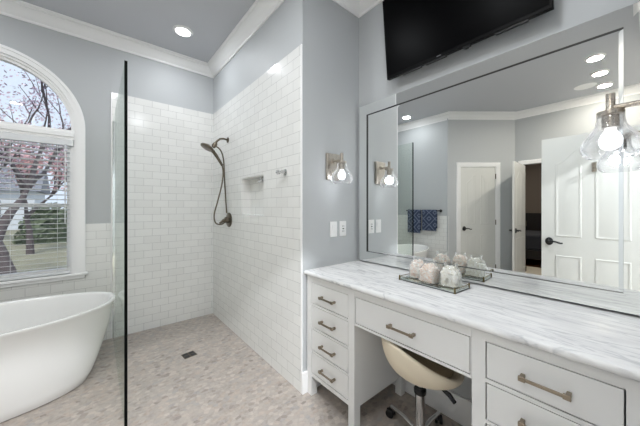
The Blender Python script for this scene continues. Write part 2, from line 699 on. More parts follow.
def sweep_room(poly, prof, skip=()):
    b = MB()
    n = len(poly)
    P = [Vector(p) for p in poly]
    rings = []
    for i in range(n):
        d0 = (P[i] - P[i - 1]).normalized()
        d1 = (P[(i + 1) % n] - P[i]).normalized()
        n0, n1 = Vector((-d0.y, d0.x)), Vector((-d1.y, d1.x))
        mi = (n0 + n1) / (1 + n0.dot(n1))
        rings.append([(P[i].x + mi.x * o, P[i].y + mi.y * o, z) for (o, z) in prof])
    m = len(prof)
    vs = [p for r in rings for p in r]
    fs = []
    for i in range(n):
        if i in skip:
            continue
        j = (i + 1) % n
        for k in range(m - 1):
            fs.append((i * m + k, j * m + k, j * m + k + 1, i * m + k + 1))
    return b.add(vs, fs)


crown = [(0, 2.884), (.010, 2.884), (.014, 2.892), (.014, 2.902), (.022, 2.908), (.032, 2.916), (.046, 2.934), (.062, 2.954), (.078, 2.966),
         (.088, 2.970), (.088, 2.980), (.098, 2.986), (.102, 2.992), (.102, 3.0)]
struct(sweep_room(room, crown).build('trim_3', M['trim'], smooth=30))

# baseboards where the walls are painted
bprof = [(.0, .0), (.016, .0), (.016, .12), (.012, .128), (.012, .14), (.006, .150), (0, .15)]
struct(bx(XS - .004, XV - .02, YR - .016, YR, 0, .15).build('baseboard_return', M['trim'], bevel=.004))
struct(bx(XV - .018, XV, YE, YR - .016, 0, .165).build('baseboard_vanity', M['trim'], bevel=.004))
struct(bx(XF, XF + .016, YE, FY0 - .08, 0, .15).build('baseboard_far', M['trim'], bevel=.004))
b = MB()
b.box(0.02, K0 - .075, 0, .016, 0, .15, AW)
b.box(K1 + .075, LA - .02, 0, .016, 0, .15, AW)
struct(b.build('baseboard_angled', M['trim'], bevel=.003))
b = MB()
b.box(XF + .016, DX0 - .09, YE, YE + .016, 0, .15)
b.box(DX1 + .09, 1.1, YE, YE + .016, 0, .15)
struct(b.build('baseboard_entry', M['trim'], bevel=.003))

# hallway behind the photographer and bedroom beyond the far doorway
struct(bx(-1.6, 1.6, -2.5, YE - .1, -.08, 0).build('floor_hall', M['rug']))
struct(bx(-1.6, 1.6, -2.5, YE - .1, 2.75, 2.81).build('ceiling_hall', M['ceil']))
b = MB()
b.box(-1.7, -1.6, -2.5, YE - .1, 0, 2.75)
b.box(1.6, 1.7, -2.5, YE - .1, 0, 2.75)
b.box(-1.7, 1.7, -2.6, -2.5, 0, 2.75)
struct(b.build('wall_hall', M['paint'], smooth=0))
BX0, BX1, BY0, BY1 = -6.0, XF - .1, -.6, 3.0
struct(bx(BX0, BX1, BY0, BY1, -.08, 0).build('floor_bedroom', M['bedwood']))
struct(bx(BX0, BX1, BY0, BY1, 2.75, 2.81).build('ceiling_bedroom', M['ceil']))
b = MB()
b.box(BX0 - .1, BX0, BY0, BY1, 0, 2.75)
b.box(BX0, BX1, BY0 - .1, BY0, 0, 2.75)
b.box(BX0, BX1, BY1, BY1 + .1, 0, 2.75)
struct(b.build('wall_bedroom', M['bedwall'], smooth=0))


# ------------------------------------------------------------------ doors
def casing(name, mat4, x0, x1, h, wd=.07, t=.018):
    b = MB()
    prof = [(0, 0), (wd, 0), (wd, t * .55), (wd - .012, t), (wd * .45, t * .8), (.012, t * .55), (.004, t * .45), (0, t * .3)]
    # left, right and head, mitred
    def pt(side, o, d):
        if side == 0:
            return [Vector((x0 - o, d, 0)), Vector((x0 - o, d, h + o))]
        return [Vector((x1 + o, d, h + o)), Vector((x1 + o, d, 0))]
    rows = []
    for (o, d) in prof:
        rows.append(pt(0, o, d) + pt(1, o, d))
    m = len(prof)
    vs = [mat4 @ p for r in rows for p in r]
    fs = []
    for i in range(m):
        j = (i + 1) % m
        for k in range(3):
            fs.append((i * 4 + k, i * 4 + k + 1, j * 4 + k + 1, j * 4 + k))
    fs.append(tuple(i * 4 for i in range(m)))
    fs.append(tuple(i * 4 + 3 for i in range(m))[::-1])
    b.add(vs, fs)
    return struct(b.build(name, M['trim']))


def panel_outlines(W, H, d):
    """two tall panels whose tops form one arch, two short ones below, all inset by d"""
    st, mid = .115, .095
    xl0, xl1 = st + d, (W - mid) / 2 - d
    res = []
    zb0, zb1, zu0, zu1, rise = .24 + d, .80 - d, .995 + d, H - .27 - d, .13
    for mirror in (False, True):
        lo = [(xl0, zb0), (xl1, zb0), (xl1, zb1), (xl0, zb1)]
        up = [(xl0, zu0), (xl1, zu0)]
        k = 12
        up += [(xl1 + (xl0 - xl1) * i / k, zu1 + rise * (.5 + .5 * math.cos(PI * i / k))) for i in range(k + 1)]
        for p in (lo, up):
            res.append([(W - x, z) for (x, z) in p][::-1] if mirror else p)
    return res


def door_leaf(name, W, H, mat4, T=.035, hinge_right=False, lever_side=1, both=True):
    """leaf in local x (0..W), thickness y (0..T), z; a sunk, raised-field panel on both faces"""
    root = MB()
    root.box(0, W, .004, T - .004, .008, H, mat4)
    o = root.build(name, M['door'])
    struct(o)
    for face in (0, 1):
        y0 = T if face else 0
        sg = 1 if face else -1

        def V(p, dep):
            return mat4 @ Vector((p[0], y0 - sg * dep, p[1]))
        lev = [(panel_outlines(W, H, off), dep) for (off, dep) in ((0, .0045), (.004, .0015), (.009, .0012), (.016, .0036), (.026, .0036), (.046, .002))]
        for q in range(4):
            b = MB()
            b.rings([[V(p, dep) for p in outl[q]] for outl, dep in lev], caps=(False, True))
            b.build('panel', M['door'], o, smooth=25)
    return o


def lever(parent, mat4, x, z, T, toward, mat='bronze_dark', faces=(0, 1), oval=True):
    """oval rosette and curved lever on the faces asked for"""
    for face in faces:
        y0 = T if face else 0
        sg = 1 if face else -1
        b = MB()
        ro = Matrix.Rotation(-sg * PI / 2, 4, 'X')
        b.lathe([(.0, 0), (.033, 0), (.033, .006), (.026, .012), (.012, .014), (.011, .045), (0, .048)], (0, 0, 0), 24, ro)
        for i, p in enumerate(b.v):
            q = Vector((p.x + x, p.y + y0 , p.z * 1.25 + z))
            b.v[i] = mat4 @ q
        b.tube([mat4 @ Vector((x + toward * t / .12, y0 + sg * (.045 + .004 * math.sin(t * 26)), z + .012 * math.sin(t * 46) * (t / .12))) for t in
                [0, .02, .04, .06, .08, .10, .12]], [.011, .010, .0095, .009, .009, .0085, .008], 10)
        b.build('door_lever', M['black'], parent)


def hinges(parent, mat4, x, y, H):
    for z in (.22, H / 2, H - .2):
        MB().tube([mat4 @ Vector((x, y, z - .045)), mat4 @ Vector((x, y, z + .045))], .007, 10).build('hinge', M['bronze'], parent)


# door 1: the closed closet door in the angled wall
dm = AW @ Matrix.Translation(Vector((K0 + .012, -.045, 0)))
d1 = door_leaf('door_1', K1 - K0 - .024, DH - .032, dm)
lever(d1, dm, .065, .915, .035, .115, faces=(1,))
hinges(d1, dm, K1 - K0 - .022, .042, DH)
casing('trim_4', AW, K0, K1, DH - .02)
b = MB()
b.box(K0, K0 + .01, -.1, 0, 0, DH - .02, AW)
b.box(K1 - .01, K1, -.1, 0, 0, DH - .02, AW)
b.box(K0, K1, -.1, 0, DH - .03, DH - .02, AW)
struct(b.build('trim_5', M['trim']))

# door 2: bedroom doorway in the far wall, leaf swung into the bathroom
FM = Matrix.Translation(Vector((XF, FY1, 0))) @ Matrix.Rotation(-PI / 2, 4, 'Z')    # local x = -y world, local y = +x
casing('trim_6', FM, 0, FY1 - FY0, DH)
d2m = Matrix.Translation(Vector((XF + .022, FY1 - .005, 0))) @ Matrix.Rotation(R(-2), 4, 'Z') @ Matrix.Translation(Vector((0, -.036, 0)))
d2 = door_leaf('door_2', .75, 2.03, d2m)
lever(d2, d2m, .69, .93, .035, -.115, faces=(0, 1))
hinges(d2, d2m, .0, -.004, 2.03)

# door 3: the entry door, swung open beside the photographer
d3m = Matrix.Translation(Vector((DX0 - .012, YE + .03, 0))) @ Matrix.Rotation(R(90.5), 4, 'Z')
d3 = door_leaf('door_3', .72, 2.03, d3m)      # local y -> -x, so face 0 looks at the vanity
lever(d3, d3m, .655, .94, .035, -.115, faces=(0,))
EM = Matrix.Translation(Vector((DX0, YE, 0)))
casing('trim_7', Matrix.Translation(Vector((0, YE, 0))), DX0, DX1, DH)
b = MB()
ho = Vector((.318, -.006, 1.69))
b.box(.300, .336, -.004, .0, 1.645, 1.735, d3m)
b.tube([d3m @ Vector((.318, -.004, 1.70)), d3m @ Vector((.318, -.030, 1.69)), d3m @ Vector((.318, -.036, 1.705))], .006, 8)
b.tube([d3m @ Vector((.318, -.004, 1.66)), d3m @ Vector((.318, -.024, 1.652)), d3m @ Vector((.318, -.03, 1.665))], .006, 8)
o = b.build('coat_hook', M['nickel'])
tag(o, 'small silver coat hook high on the open white entry door', 'hook')

# ------------------------------------------------------------------ window
win = thing('window_1', None, None, (WC, PY, WB))
struct(win)
CR = .604            # outer radius of the casing


def arch_ring(r0, r1, y0, y1, zb):
    b = MB()
    pa = [(WC + 1, zb)]
    def path(r):
        pts = [(WC + r, zb)]
        pts += [(WC + r * math.cos(PI * i / 48), WZ + r * math.sin(PI * i / 48)) for i in range(49)]
        pts += [(WC - r, zb)]
        return pts
    a, c = path(r0), path(r1)
    n = len(a)
    vs = [(x, y0, z) for x, z in a] + [(x, y0, z) for x, z in c] + [(x, y1, z) for x, z in a] + [(x, y1, z) for x, z in c]
    fs = []
    for i in range(n - 1):
        for (p, q) in ((0, n), (n, 3 * n), (3 * n, 2 * n), (2 * n, 0)):
            fs.append((p + i, p + i + 1, q + i + 1, q + i))
    fs += [(0, n, 3 * n, 2 * n), (n - 1, 2 * n - 1, 4 * n - 1, 3 * n - 1)]
    return b.add(vs, fs)


b = arch_ring(.548, CR, YB - .018, YB - .0005, WB)
b2 = arch_ring(.585, CR + .004, YB - .026, YB - .016, WB)
b.add(b2.v, b2.f)
b.build('window_casing', M['trim'], win, smooth=30)
arch_ring(.530, .5995, YB - .0005, PY + .03, WB).build('window_jamb', M['trim'], win, smooth=30)
arch_ring(.508, .532, YB + .02, PY + .07, WB).build('window_frame', M['trim'], win, smooth=30)
b = bx(WC - .53, WC + .53, YB - .012, PY + .06, 1.918, 2.006)
b.box(WC - .53, WC + .53, YB - .022, YB - .010, 1.942, 1.985)
b.build('transom_bar', M['trim'], win, bevel=.004)
b = bx(WC - CR - .02, WC + CR + .02, YB - .03, PY + .07, WB - .022, WB + .002)
b.box(WC - CR + .0, WC + CR - .0, YB - .016, YB - .001, WB - .05, WB - .022)
b.build('window_sill', M['trim'], win, bevel=.004)
b = bx(WC - .508, WC + .508, PY + .02, PY + .06, WB + .002, WB + .05)
b.box(WC - .508, WC - .478, PY + .02, PY + .06, WB + .05, 1.918)
b.box(WC + .478, WC + .508, PY + .02, PY + .06, WB + .05, 1.918)
b.box(WC - .478, WC + .478, PY + .025, PY + .055, 1.30, 1.335)
b.build('window_sash', M['trim'], win, bevel=.003)
bx(WC - .49, WC + .49, PY + .038, PY + .042, WB + .03, 1.93).build('window_pane', M['pane'], win)
MB().prism([(WC + .52 * math.cos(PI * i / 40), WZ - .012 + .52 * math.sin(PI * i / 40)) for i in range(41)], 1, PY + .038, PY + .042).build('arched_pane', M['pane'], win)

bl = thing('venetian_blind', 'white slatted venetian blind hanging in the lower half of the arched window', 'blind', (WC, YB + .01, WB))
bx(WC - .525, WC + .525, YB - .016, YB + .034, 1.862, 1.917).build('headrail', M['blind'], bl, bevel=.003)
b = MB()
z = 1.842
while z > WB + .045:
    b.box(-.50, .50, -.024, .024, -.0013, .0013, Matrix.Translation(Vector((WC, YB + .002, z))) @ Matrix.Rotation(R(-7), 4, 'X'))
    z -= .043
b.build('slats', M['blind'], bl, smooth=0)
bx(WC - .50, WC + .50, YB - .02, YB + .026, WB + .008, WB + .026).build('bottom_rail', M['blind'], bl, bevel=.003)
for x in (-.42, -.14, .14, .42):
    MB().tube([(WC + x, YB - .02, WB + .02), (WC + x, YB - .02, 1.865)], .0012, 6).build('ladder_cord', M['blind'], bl)
MB().tube([(WC + .47, YB - .028, 1.865), (WC + .47, YB - .028, 1.15)], .004, 8).build('tilt_wand', M['blind'], bl)
KEEP0 = False

# ------------------------------------------------------------------ outdoors
GZ = -.55
KEEP0 = True
struct(bx(-40, 30, 3.6, 60, GZ - .1, GZ).build('ground', M['grass'], smooth=0))
KEEP0 = False
mb = MB()
rr = []
for k in range(36):
    a = 2 * PI * k / 36
    q = 1 + .12 * math.sin(3 * a + 1) + .08 * math.sin(5 * a)
    rr.append((a, q))
mb.rings([[(-2.2 + 5.5 * q * math.cos(a) * s_, 8.2 + 3.0 * q * math.sin(a) * s_, GZ + h_) for a, q in rr] for s_, h_ in ((1, .0), (.96, .04), (.5, .07), (.02, .08))])
struct(mb.build('ground_mulch', M['mulch']))


def tree(name, label, loc, height, spread, leaf, nleaf, seed, trunk_r=.13, leafsize=.07, first=1.0):
    rnd = random.Random(seed)
    root = thing(name, label, 'tree', loc, group=None)
    b = MB()
    tips = []

    top = 5 if nleaf > 5000 else 4

    def branch(p, d, L, r, depth):
        pts, rs = [p], [r]
        q = p.copy()
        dd = d.copy()
        for i in range(4):
            dd = (dd + Vector((rnd.uniform(-.22, .22), rnd.uniform(-.22, .22), rnd.uniform(-.05, .16)))).normalized()
            q = q + dd * L / 4
            pts.append(q.copy())
            rs.append(r * (1 - .16 * (i + 1)))
        b.tube(pts, rs, 7 if depth < 2 else 5)
        tips.extend(pts[2:] if depth >= 2 else [])
        if depth < top:
            for k in range(3 if depth < 3 else 2):
                at = pts[rnd.choice((2, 3, 4))] if k else pts[4]
                nd = (dd + Vector((rnd.uniform(-1, 1), rnd.uniform(-1, 1), rnd.uniform(-.1, .6))) * spread).normalized()
                branch(at, nd, L * rnd.uniform(.7, .95) / (first if depth == 0 else 1) * (.6 if depth == 0 else 1), r * .6, depth + 1)
    branch(Vector((0, 0, -.03)), Vector((0, 0, 1)), height * .33 * first, trunk_r, 0)
    b.build('trunk', M['bark'], root, local=True, smooth=60)
    f = MB()
    for i in range(nleaf):
        t = rnd.choice(tips)
        c = t + Vector((rnd.gauss(0, .16), rnd.gauss(0, .16), rnd.gauss(0, .13)))
        a = Vector((rnd.uniform(-1, 1), rnd.uniform(-1, 1), rnd.uniform(-1, 1))).normalized()
        e = a.orthogonal().normalized()
        g = a.cross(e)
        s_ = leafsize * rnd.uniform(.6, 1.2)
        f.add([c - e * s_, c - g * s_ * .5, c + e * s_, c + g * s_ * .5], [(0, 1, 2, 3)])
    o = f.build('foliage', M[leaf], root, local=True, smooth=0)
    o['kind'] = 'stuff'
    return root


tree('plum_tree', 'plum-leaved tree with forking trunk close outside the arched window', (-1.22, 7.6, GZ + .05), 9.0, .8, 'leaf_pink', 9000, 3, .17, .034, .42)
tree('maple_tree', 'red-leaved autumn tree on the lawn behind the plum tree', (-2.0, 15.5, GZ), 6.0, .8, 'leaf_red', 1500, 11, .13, .09)
tree('bare_tree', 'thin sparse tree far back on the lawn outside', (-5.4, 23, GZ), 8, .7, 'leaf_pink', 1500, 31, .16, .12)


def bush(label, loc, rx, rz, n, seed):
    rnd = random.Random(seed)
    f = MB()
    for i in range(n):
        a, zc = rnd.uniform(0, 2 * PI), rnd.uniform(0, 1)
        q = math.sqrt(1 - zc * zc) * rnd.uniform(.75, 1.02)
        c = Vector((loc[0] + rx * q * math.cos(a), loc[1] + rx * q * math.sin(a), loc[2] + rz * zc * rnd.uniform(.8, 1.05)))
        e = Vector((rnd.uniform(-1, 1), rnd.uniform(-1, 1), rnd.uniform(-1, 1))).normalized()
        g = e.orthogonal().normalized()
        s_ = .13 * rnd.uniform(.6, 1.3)
        f.add([c - e * s_, c - g * s_ * .6, c + e * s_, c + g * s_ * .6], [(0, 1, 2, 3)])
    f.lathe([(rx * .85, 0), (rx * .8, rz * .4), (rx * .5, rz * .75), (.05, rz * .85)], loc, 16)
    return tag(f.build('evergreen_shrub', M['leaf_green'], smooth=0), label, 'shrub')


bush('low dull green shrub nearest the window across the lawn', (-3.9, 12.0, GZ), .8, .9, 700, 1)
bush('taller evergreen shrub at the right behind the red-leaved tree', (-1.9, 20.5, GZ), 1.3, 2.0, 900, 2)
hs = thing('neighbour_house', 'white sided neighbour house with grey roof beyond the lawn', 'house', (-9, 36, GZ))
bx(-14, -4, 33, 39, GZ, GZ + 3.2).build('wall', M['siding'], hs, smooth=0)
MB().prism([(32.6, GZ + 3.2), (39.4, GZ + 3.2), (36, GZ + 5.4)], 0, -14.4, -3.6).build('roof', M['roof'], hs, smooth=0)
for x in (-12.2, -9.6, -6.4):
    bx(x - .5, x + .5, 32.95, 33.05, GZ + 1.0, GZ + 2.4).build('window', M['screen'], hs, smooth=0)


# ------------------------------------------------------------------ lamps
def downlight(x, y, label, warm=False, zc=CZ, power=DOWN):
    power = power * (.6 if y > 2.5 else 1)
    t = thing('recessed_downlight', label, 'ceiling light', (x, y, zc), group='recessed ceiling downlights')
    MB().lathe([(.066, -.004), (.066, -.012), (.080, -.008), (.088, -.001), (.088, 0), (.066, 0)], (x, y, zc), 32, caps=False).build('trim_ring', M['trim'], t)
    MB().lathe([(.0005, -.003), (.066, -.003), (.066, -.001), (.0005, -.001)], (x, y, zc), 32).build('lens', M['warmlens' if warm else 'lens'], t)
    ld = bpy.data.lights.new('downlight_lamp', 'AREA')
    ld.shape = 'DISK'
    ld.size = .13
    ld.energy = power
    ld.color = (1, .93, .82) if warm else (.93, .965, 1)
    lo = bpy.data.objects.new('downlight_lamp', ld)
    COL.objects.link(lo)
    lo.parent = t
    lo.location = (0, 0, -.018)
    return t


downlight(.644, 2.83, 'round white recessed downlight in the grey ceiling above the shower')
downlight(-1.13, 2.82, 'recessed downlight over the tub, leftmost in the mirror')
downlight(-.99, .33, 'recessed downlight mirrored at upper right, highest of the three in a row', True)
downlight(-1.53, .33, 'recessed downlight mirrored at upper right, middle of the three in a row', True)
downlight(-2.06, .32, 'recessed downlight mirrored at upper right, lowest of the three in a row', True)
downlight(.15, 1.75, 'unseen downlight added in the middle of the ceiling for fill')  # unseen lamp added to even out the room light
downlight(.62, .45, 'unseen downlight added before the vanity for fill')  # extra lamp out of view, keeps the cabinet fronts bright
downlight(.10, .80, 'unseen downlight added over the doorway side of the room for fill')  # another lamp added out of view for even lighting
downlight(-4.2, 1.6, 'downlight added to brighten the bedroom beyond the far doorway', True, zc=2.75, power=14)  # added lamp that lightens the bedroom wall seen in the mirror
downlight(0, -1.2, 'strong fill light added in the hallway behind the photographer', zc=2.75, power=115)  # added frontal fill from behind the camera, not a known fixture
sp = thing('ceiling_speaker', 'flush round off-white ceiling speaker beside the mirrored downlights', 'ceiling speaker', (-1.93, .50, CZ))
MB().lathe([(.0005, -.004), (.10, -.004), (.112, -.006), (.118, -.001), (.118, 0), (.0005, 0)], (-1.93, .50, CZ), 36).build('grille', M['trim'], sp)


def sconce(yw, out, label):
    """yw: wall plane, out: +-1 direction from the wall"""
    X, ZP = 1.385, 1.607
    t = thing('wall_sconce', label, 'wall light', (X, yw, ZP), group='glass shade sconces')
    bx(X - .066, X + .066, min(yw, yw + out * .022), max(yw, yw + out * .022), ZP - .1, ZP + .1).build('backplate', M['nickel'], t, bevel=.004)
    ya = yw + out * .108
    za = 1.648
    b = MB()
    b.tube([(X, yw + out * .02, za), (X, yw + out * .05, za), (X, ya, za)], .009, 12)
    b.lathe([(.0, 0), (.022, 0), (.022, .008), (.010, .012)], (X, yw + out * .022, za), 20, Matrix.Rotation(-out * PI / 2, 4, 'X'))
    b.build('arm', M['nickel'], t)
    b = MB()
    b.lathe([(.0005, .05), (.012, .05), (.012, 0), (.014, -.010), (.035, -.012), (.035, -.024), (.022, -.027), (.022, -.070), (.0005, -.070)], (X, ya, za), 28)
    b.build('socket', M['nickel'], t)
    prof = [(.0345, -.020), (.036, -.045), (.040, -.063), (.052, -.082), (.067, -.102), (.0765, -.124), (.078, -.142), (.072, -.160), (.060, -.173)]
    prof += [(r - .0025, z) for r, z in prof[::-1]]
    g = MB().lathe(prof, (X, ya, za), 40, caps=False)
    g.build('glass_shade', M['shade'], t)
    b = MB().lathe([(.0005, -.066), (.014, -.068), (.016, -.080), (.024, -.092), (.030, -.108), (.030, -.122), (.024, -.138), (.012, -.147), (.0005, -.149)], (X, ya, za), 28)
    b.build('bulb', M['bulb'], t)
    ld = bpy.data.lights.new('sconce_lamp', 'POINT')
    ld.energy = SCONCE
    ld.color = (.93, .96, 1)
    ld.shadow_soft_size = .034
    lo = bpy.data.objects.new('sconce_lamp', ld)
    COL.objects.link(lo)
    lo.parent = t
    lo.location = (0, out * .108, za - .115 - ZP)
    return t


sconce(YR, -1, 'nickel wall sconce with clear glass shade above the switch plates')
sconce(YE + .02, 1, 'nickel wall sconce with large clear glass shade at the right end of the mirror')
bx_ = MB().box(1.28, 1.49, YE, YE + .02, 1.47, 1.74)
tag(bx_.build('sconce_mounting_board', M['trim'], bevel=.003), 'white mounting board behind the right sconce, outside the photo', 'board')

# ------------------------------------------------------------------ vanity mirror
MX = 1.674
MY0, MY1, MZ0, MZ1 = -.030, 1.487, .868, 2.120     # outer
IY0, IY1, IZ0, IZ1 = .045, 1.410, .945, 2.042      # inner
mr = thing('vanity_mirror', 'large wall mirror with wide silvered glass frame above the marble counter', 'mirror', (XV, (MY0 + MY1) / 2, MZ0))
bx(MX + .004, XV, MY0 + .001, MY1 - .001, MZ0 + .001, MZ1 - .001).build('backing_board', M['black'], mr)
e = .014
b = MB()
xo = MX + .0007
b.add([(xo, IY0, IZ0), (xo, IY1, IZ0), (xo, IY1, IZ1), (xo, IY0, IZ1),
       (MX, IY0 + e, IZ0 + e), (MX, IY1 - e, IZ0 + e), (MX, IY1 - e, IZ1 - e), (MX, IY0 + e, IZ1 - e)],
      [(4, 5, 6, 7), (0, 1, 5, 4), (1, 2, 6, 5), (2, 3, 7, 6), (3, 0, 4, 7)])
b.build('mirror_pane', M['mirror'], mr, smooth=0)
xi, xe = 1.6640, 1.6634
outer = [(MY0, MZ0), (MY1, MZ0), (MY1, MZ1), (MY0, MZ1)]
inner = [(IY0, IZ0), (IY1, IZ0), (IY1, IZ1), (IY0, IZ1)]
for k in range(4):
    j = (k + 1) % 4
    q = MB()
    q.add([(xe, *outer[k]), (xe, *outer[j]), (xi, *inner[j]), (xi, *inner[k])], [(0, 1, 2, 3)])
    o = q.build('frame_strip', M['mirror'], mr, smooth=0)
    q = MB()
    g = .0006
    q.add([(xe + g, *outer[k]), (xe + g, *outer[j]), (xi + g, *inner[j]), (xi + g, *inner[k]),
           (MX + .004, *outer[k]), (MX + .004, *outer[j]), (MX + .004, *inner[j]), (MX + .004, *inner[k])],
          [(0, 1, 2, 3), (7, 6, 5, 4), (0, 4, 5, 1), (1, 5, 6, 2), (2, 6, 7, 3), (3, 7, 4, 0)])
    q.build('strip_edge', M['black'], mr, smooth=0)

# ------------------------------------------------------------------ vanity
XC = 1.14        # face of the cabinets
CT0, CT1 = .828, .858


def pull(parent, y, z, L, x=XC):
    b = MB()
    h = L / 2
    for s_ in (-1, 1):
        yy = y + s_ * (h - .008)
        b.box(x - .026, x + .002, yy - .0065, yy + .0065, z - .0065, z + .0065)
    b.box(x - .032, x - .023, y - h, y - h + .02, z - .0085, z + .0085)
    b.box(x - .032, x - .023, y + h - .02, y + h, z - .0085, z + .0085)
    b.box(x - .031, x - .024, y - h + .018, y + h - .018, z - .0055, z + .0055)
    return b.build('pull_handle', M['pull'], parent, bevel=.0015)


def drawer(parent, y0, y1, z0, z1, L):
    g = .004
    b = bx(XC + .001, XC + .020, y0 + g, y1 - g, z0 + g, z1 - g)
    d = b.build('drawer', M['cab'], parent, bevel=.0015)
    pull(d, (y0 + y1) / 2, (z0 + z1) / 2 - .004, L)
    return d


def bank(name, label, y0, y1, drawers, L, end_open):
    t = thing(name, label, 'cabinet', (1.40, (y0 + y1) / 2, 0), group='vanity drawer cabinets')
    st = .048
    b = MB()
    zs = sorted(drawers)
    XB = 1.655
    b.box(XC, XC + .02, y0, y0 + st, .135, CT0)
    b.box(XC, XC + .02, y1 - st, y1, .135, CT0)
    z = .135
    for (a, c) in zs:
        b.box(XC, XC + .02, y0 + st, y1 - st, z, a)
        z = c
    b.box(XC, XC + .02, y0 + st, y1 - st, z, CT0)
    b.box(XC + .02, XB, y0, y0 + .018, .135, CT0)
    b.box(XC + .02, XB, y1 - .018, y1, .135, CT0)
    b.box(XC + .02, XB, y0 + .018, y1 - .018, .135, .153)
    b.box(XB - .01, XB, y0 + .018, y1 - .018, .153, CT0)
    b.box(XC + .02, XB - .01, y0 + .018, y1 - .018, CT0 - .012, CT0)
    b.build('carcass', M['cab'], t, smooth=0)
    for (x0, x1) in ((XC, XC + .05), (XB - .045, XB)):
        for (a, c) in ((y0, y0 + st), (y1 - st, y1)):
            bx(x0, x1, a, c, 0, .135).build('leg', M['cab'], t, smooth=0)
    for (a, c) in zs:
        drawer(t, y0 + st, y1 - st, a, c, L)
    return t


bank('drawer_cabinet', 'pale grey four-drawer vanity cabinet on legs beside the shower wall', 1.056, 1.504,
     [(.160, .306), (.318, .465), (.478, .627), (.641, .785)], .135, True)
bank('drawer_cabinet', 'pale grey vanity drawer cabinet at the right end, under the glass sconce', -.022, .428,
     [(.160, .306), (.318, .478), (.490, .634), (.648, .789)], .135, True)
t = thing('knee_drawer_unit', 'single wide vanity drawer over the knee space and stool', 'drawer unit', (1.4, .742, .62))
b = MB()
y0, y1 = .429, 1.055
b.box(XC, XC + .02, y0, y1, .622, .634)
b.box(XC, XC + .02, y0, y1, .787, CT0)
b.box(XC, XC + .02, y1 - .004, y1, .634, .787)
b.box(XC, XC + .02, y0, y0 + .004, .634, .787)
b.box(XC + .02, 1.655, y0, y0 + .016, .63, CT0)
b.box(XC + .02, 1.655, y1 - .016, y1, .63, CT0)
b.box(XC + .02, 1.655, y0 + .016, y1 - .016, .63, .642)
b.box(XC + .02, 1.655, y0 + .016, y1 - .016, CT0 - .012, CT0)
b.build('apron', M['cab'], t, smooth=0)
drawer(t, y0 + .004, y1 - .004, .634, .787, .145)

# countertop with a slightly chiselled bullnose
b = MB()
rnd = random.Random(5)
rows = []
N = 90
for i in range(N + 1):
    y = YE + .002 + (YR - .002 - YE - .002) * i / N
    j = rnd.uniform(-.0022, .0022)
    k = rnd.uniform(-.0028, .0015)
    rows.append([(XV - .001, y, CT0), (1.126 + k, y, CT0 + .0005), (1.1195 + j, y, CT0 + .006), (1.118 + j * .8, y, CT0 + .016 + k), (1.1215 + k * .5, y, CT1 - .005),
                 (1.129, y, CT1), (XV - .001, y, CT1)])
b.rings(rows)
tag(b.build('countertop', M['marble'], smooth=50), 'white marble vanity countertop with grey veins', 'countertop')

# ------------------------------------------------------------------ television
tv = thing('wall_television', 'black flat television tilted down on the wall above the mirror', 'television', (1.62, .711, 2.21))
TM = Matrix.Translation(Vector((1.600, .711, 2.213))) @ Matrix.Rotation(R(-6), 4, 'Y')     # local x = into the wall, y, z up; front face at x=0
W2, TH = .455, .54
b = MB()
b.box(.001, .030, -W2, W2, 0, TH, TM)
b.build('housing', M['bezel'], tv, bevel=.003)
b = MB()
b.box(.030, .055, -W2 + .09, W2 - .09, .06, TH - .12, TM)
b.build('rear_shell', M['bezel'], tv, bevel=.008)
MB().box(-.0008, .002, -W2 + .012, W2 - .012, .018, TH - .012, TM).build('screen', M['screen'], tv)
b = MB()
for (p0, p1) in ((.04, .17), (.20, .34), (-.36, -.22)):
    MB().box(.006, .030, p0, p1, -.006, .001, TM).build('vent', M['blackplast'], tv)
b = MB().box(.004, .024, -.10, -.06, -.010, .001, TM)
b.box(.010, .02, -.088, -.07, -.016, -.009, TM)
b.build('sensor', M['blackplast'], tv, bevel=.002)
MB().box(-.0012, .001, .062, .090, .0065, .0105, TM).build('badge', M['chrome'], tv)
b = bx(XV - .012, XV - .001, .54, .88, 2.34, 2.64)
b.box(1.625, XV - .012, .60, .63, 2.36, 2.60)
b.box(1.625, XV - .012, .79, .82, 2.36, 2.60)
b.build('wall_bracket', M['black'], tv)

# ------------------------------------------------------------------ switch plates
for (x, lab, kind) in ((1.399, 'white rocker switch plate under the sconce, left of the pair', 0), (1.499, 'white outlet plate under the sconce, right of the pair by the mirror', 1)):
    z = 1.132
    nm = 'light_switch' if not kind else 'wall_outlet'
    t = thing(nm, lab, 'switch' if not kind else 'outlet', (x, YR, z))
    bx(x - .036, x + .036, YR - .006, YR, z - .059, z + .059).build('cover_plate', M['plate'], t, bevel=.003)
    if not kind:
        MB().prism([(YR - .006, z - .033), (YR - .012, z + .033), (YR - .006, z + .033)], 0, x - .017, x + .017).build('rocker', M['plate'], t)
    else:
        bx(x - .017, x + .017, YR - .008, YR - .006, z - .033, z + .033).build('receptacle', M['plate'], t)
        b = MB()
        for dz in (-.02, .02):
            b.box(x - .008, x - .005, YR - .0086, YR - .008, z + dz - .006, z + dz + .006)
            b.box(x + .005, x + .008, YR - .0086, YR - .008, z + dz - .006, z + dz + .006)
        b.box(x - .008, x + .008, YR - .0092, YR - .008, z - .004, z + .004)
        b.build('slots', M['slot'], t)

# ------------------------------------------------------------------ shower
gp = thing('shower_glass_panel', 'tall frameless clear glass panel with dark edge between tub and shower', 'shower screen', (GX, 2.645, 0))
bx(GX - .005, GX + .005, 1.934, YB - .003, .002, 2.155).build('glass', M['showerglass'], gp, smooth=0)
bx(GX - .0075, GX + .0075, 1.926, 1.934, .002, 2.156).build('front_edge', M['glassedge'], gp, smooth=0)
bx(GX - .007, GX + .007, YB - .008, YB, .0, 2.155).build('wall_channel', M['chrome'], gp, smooth=0)

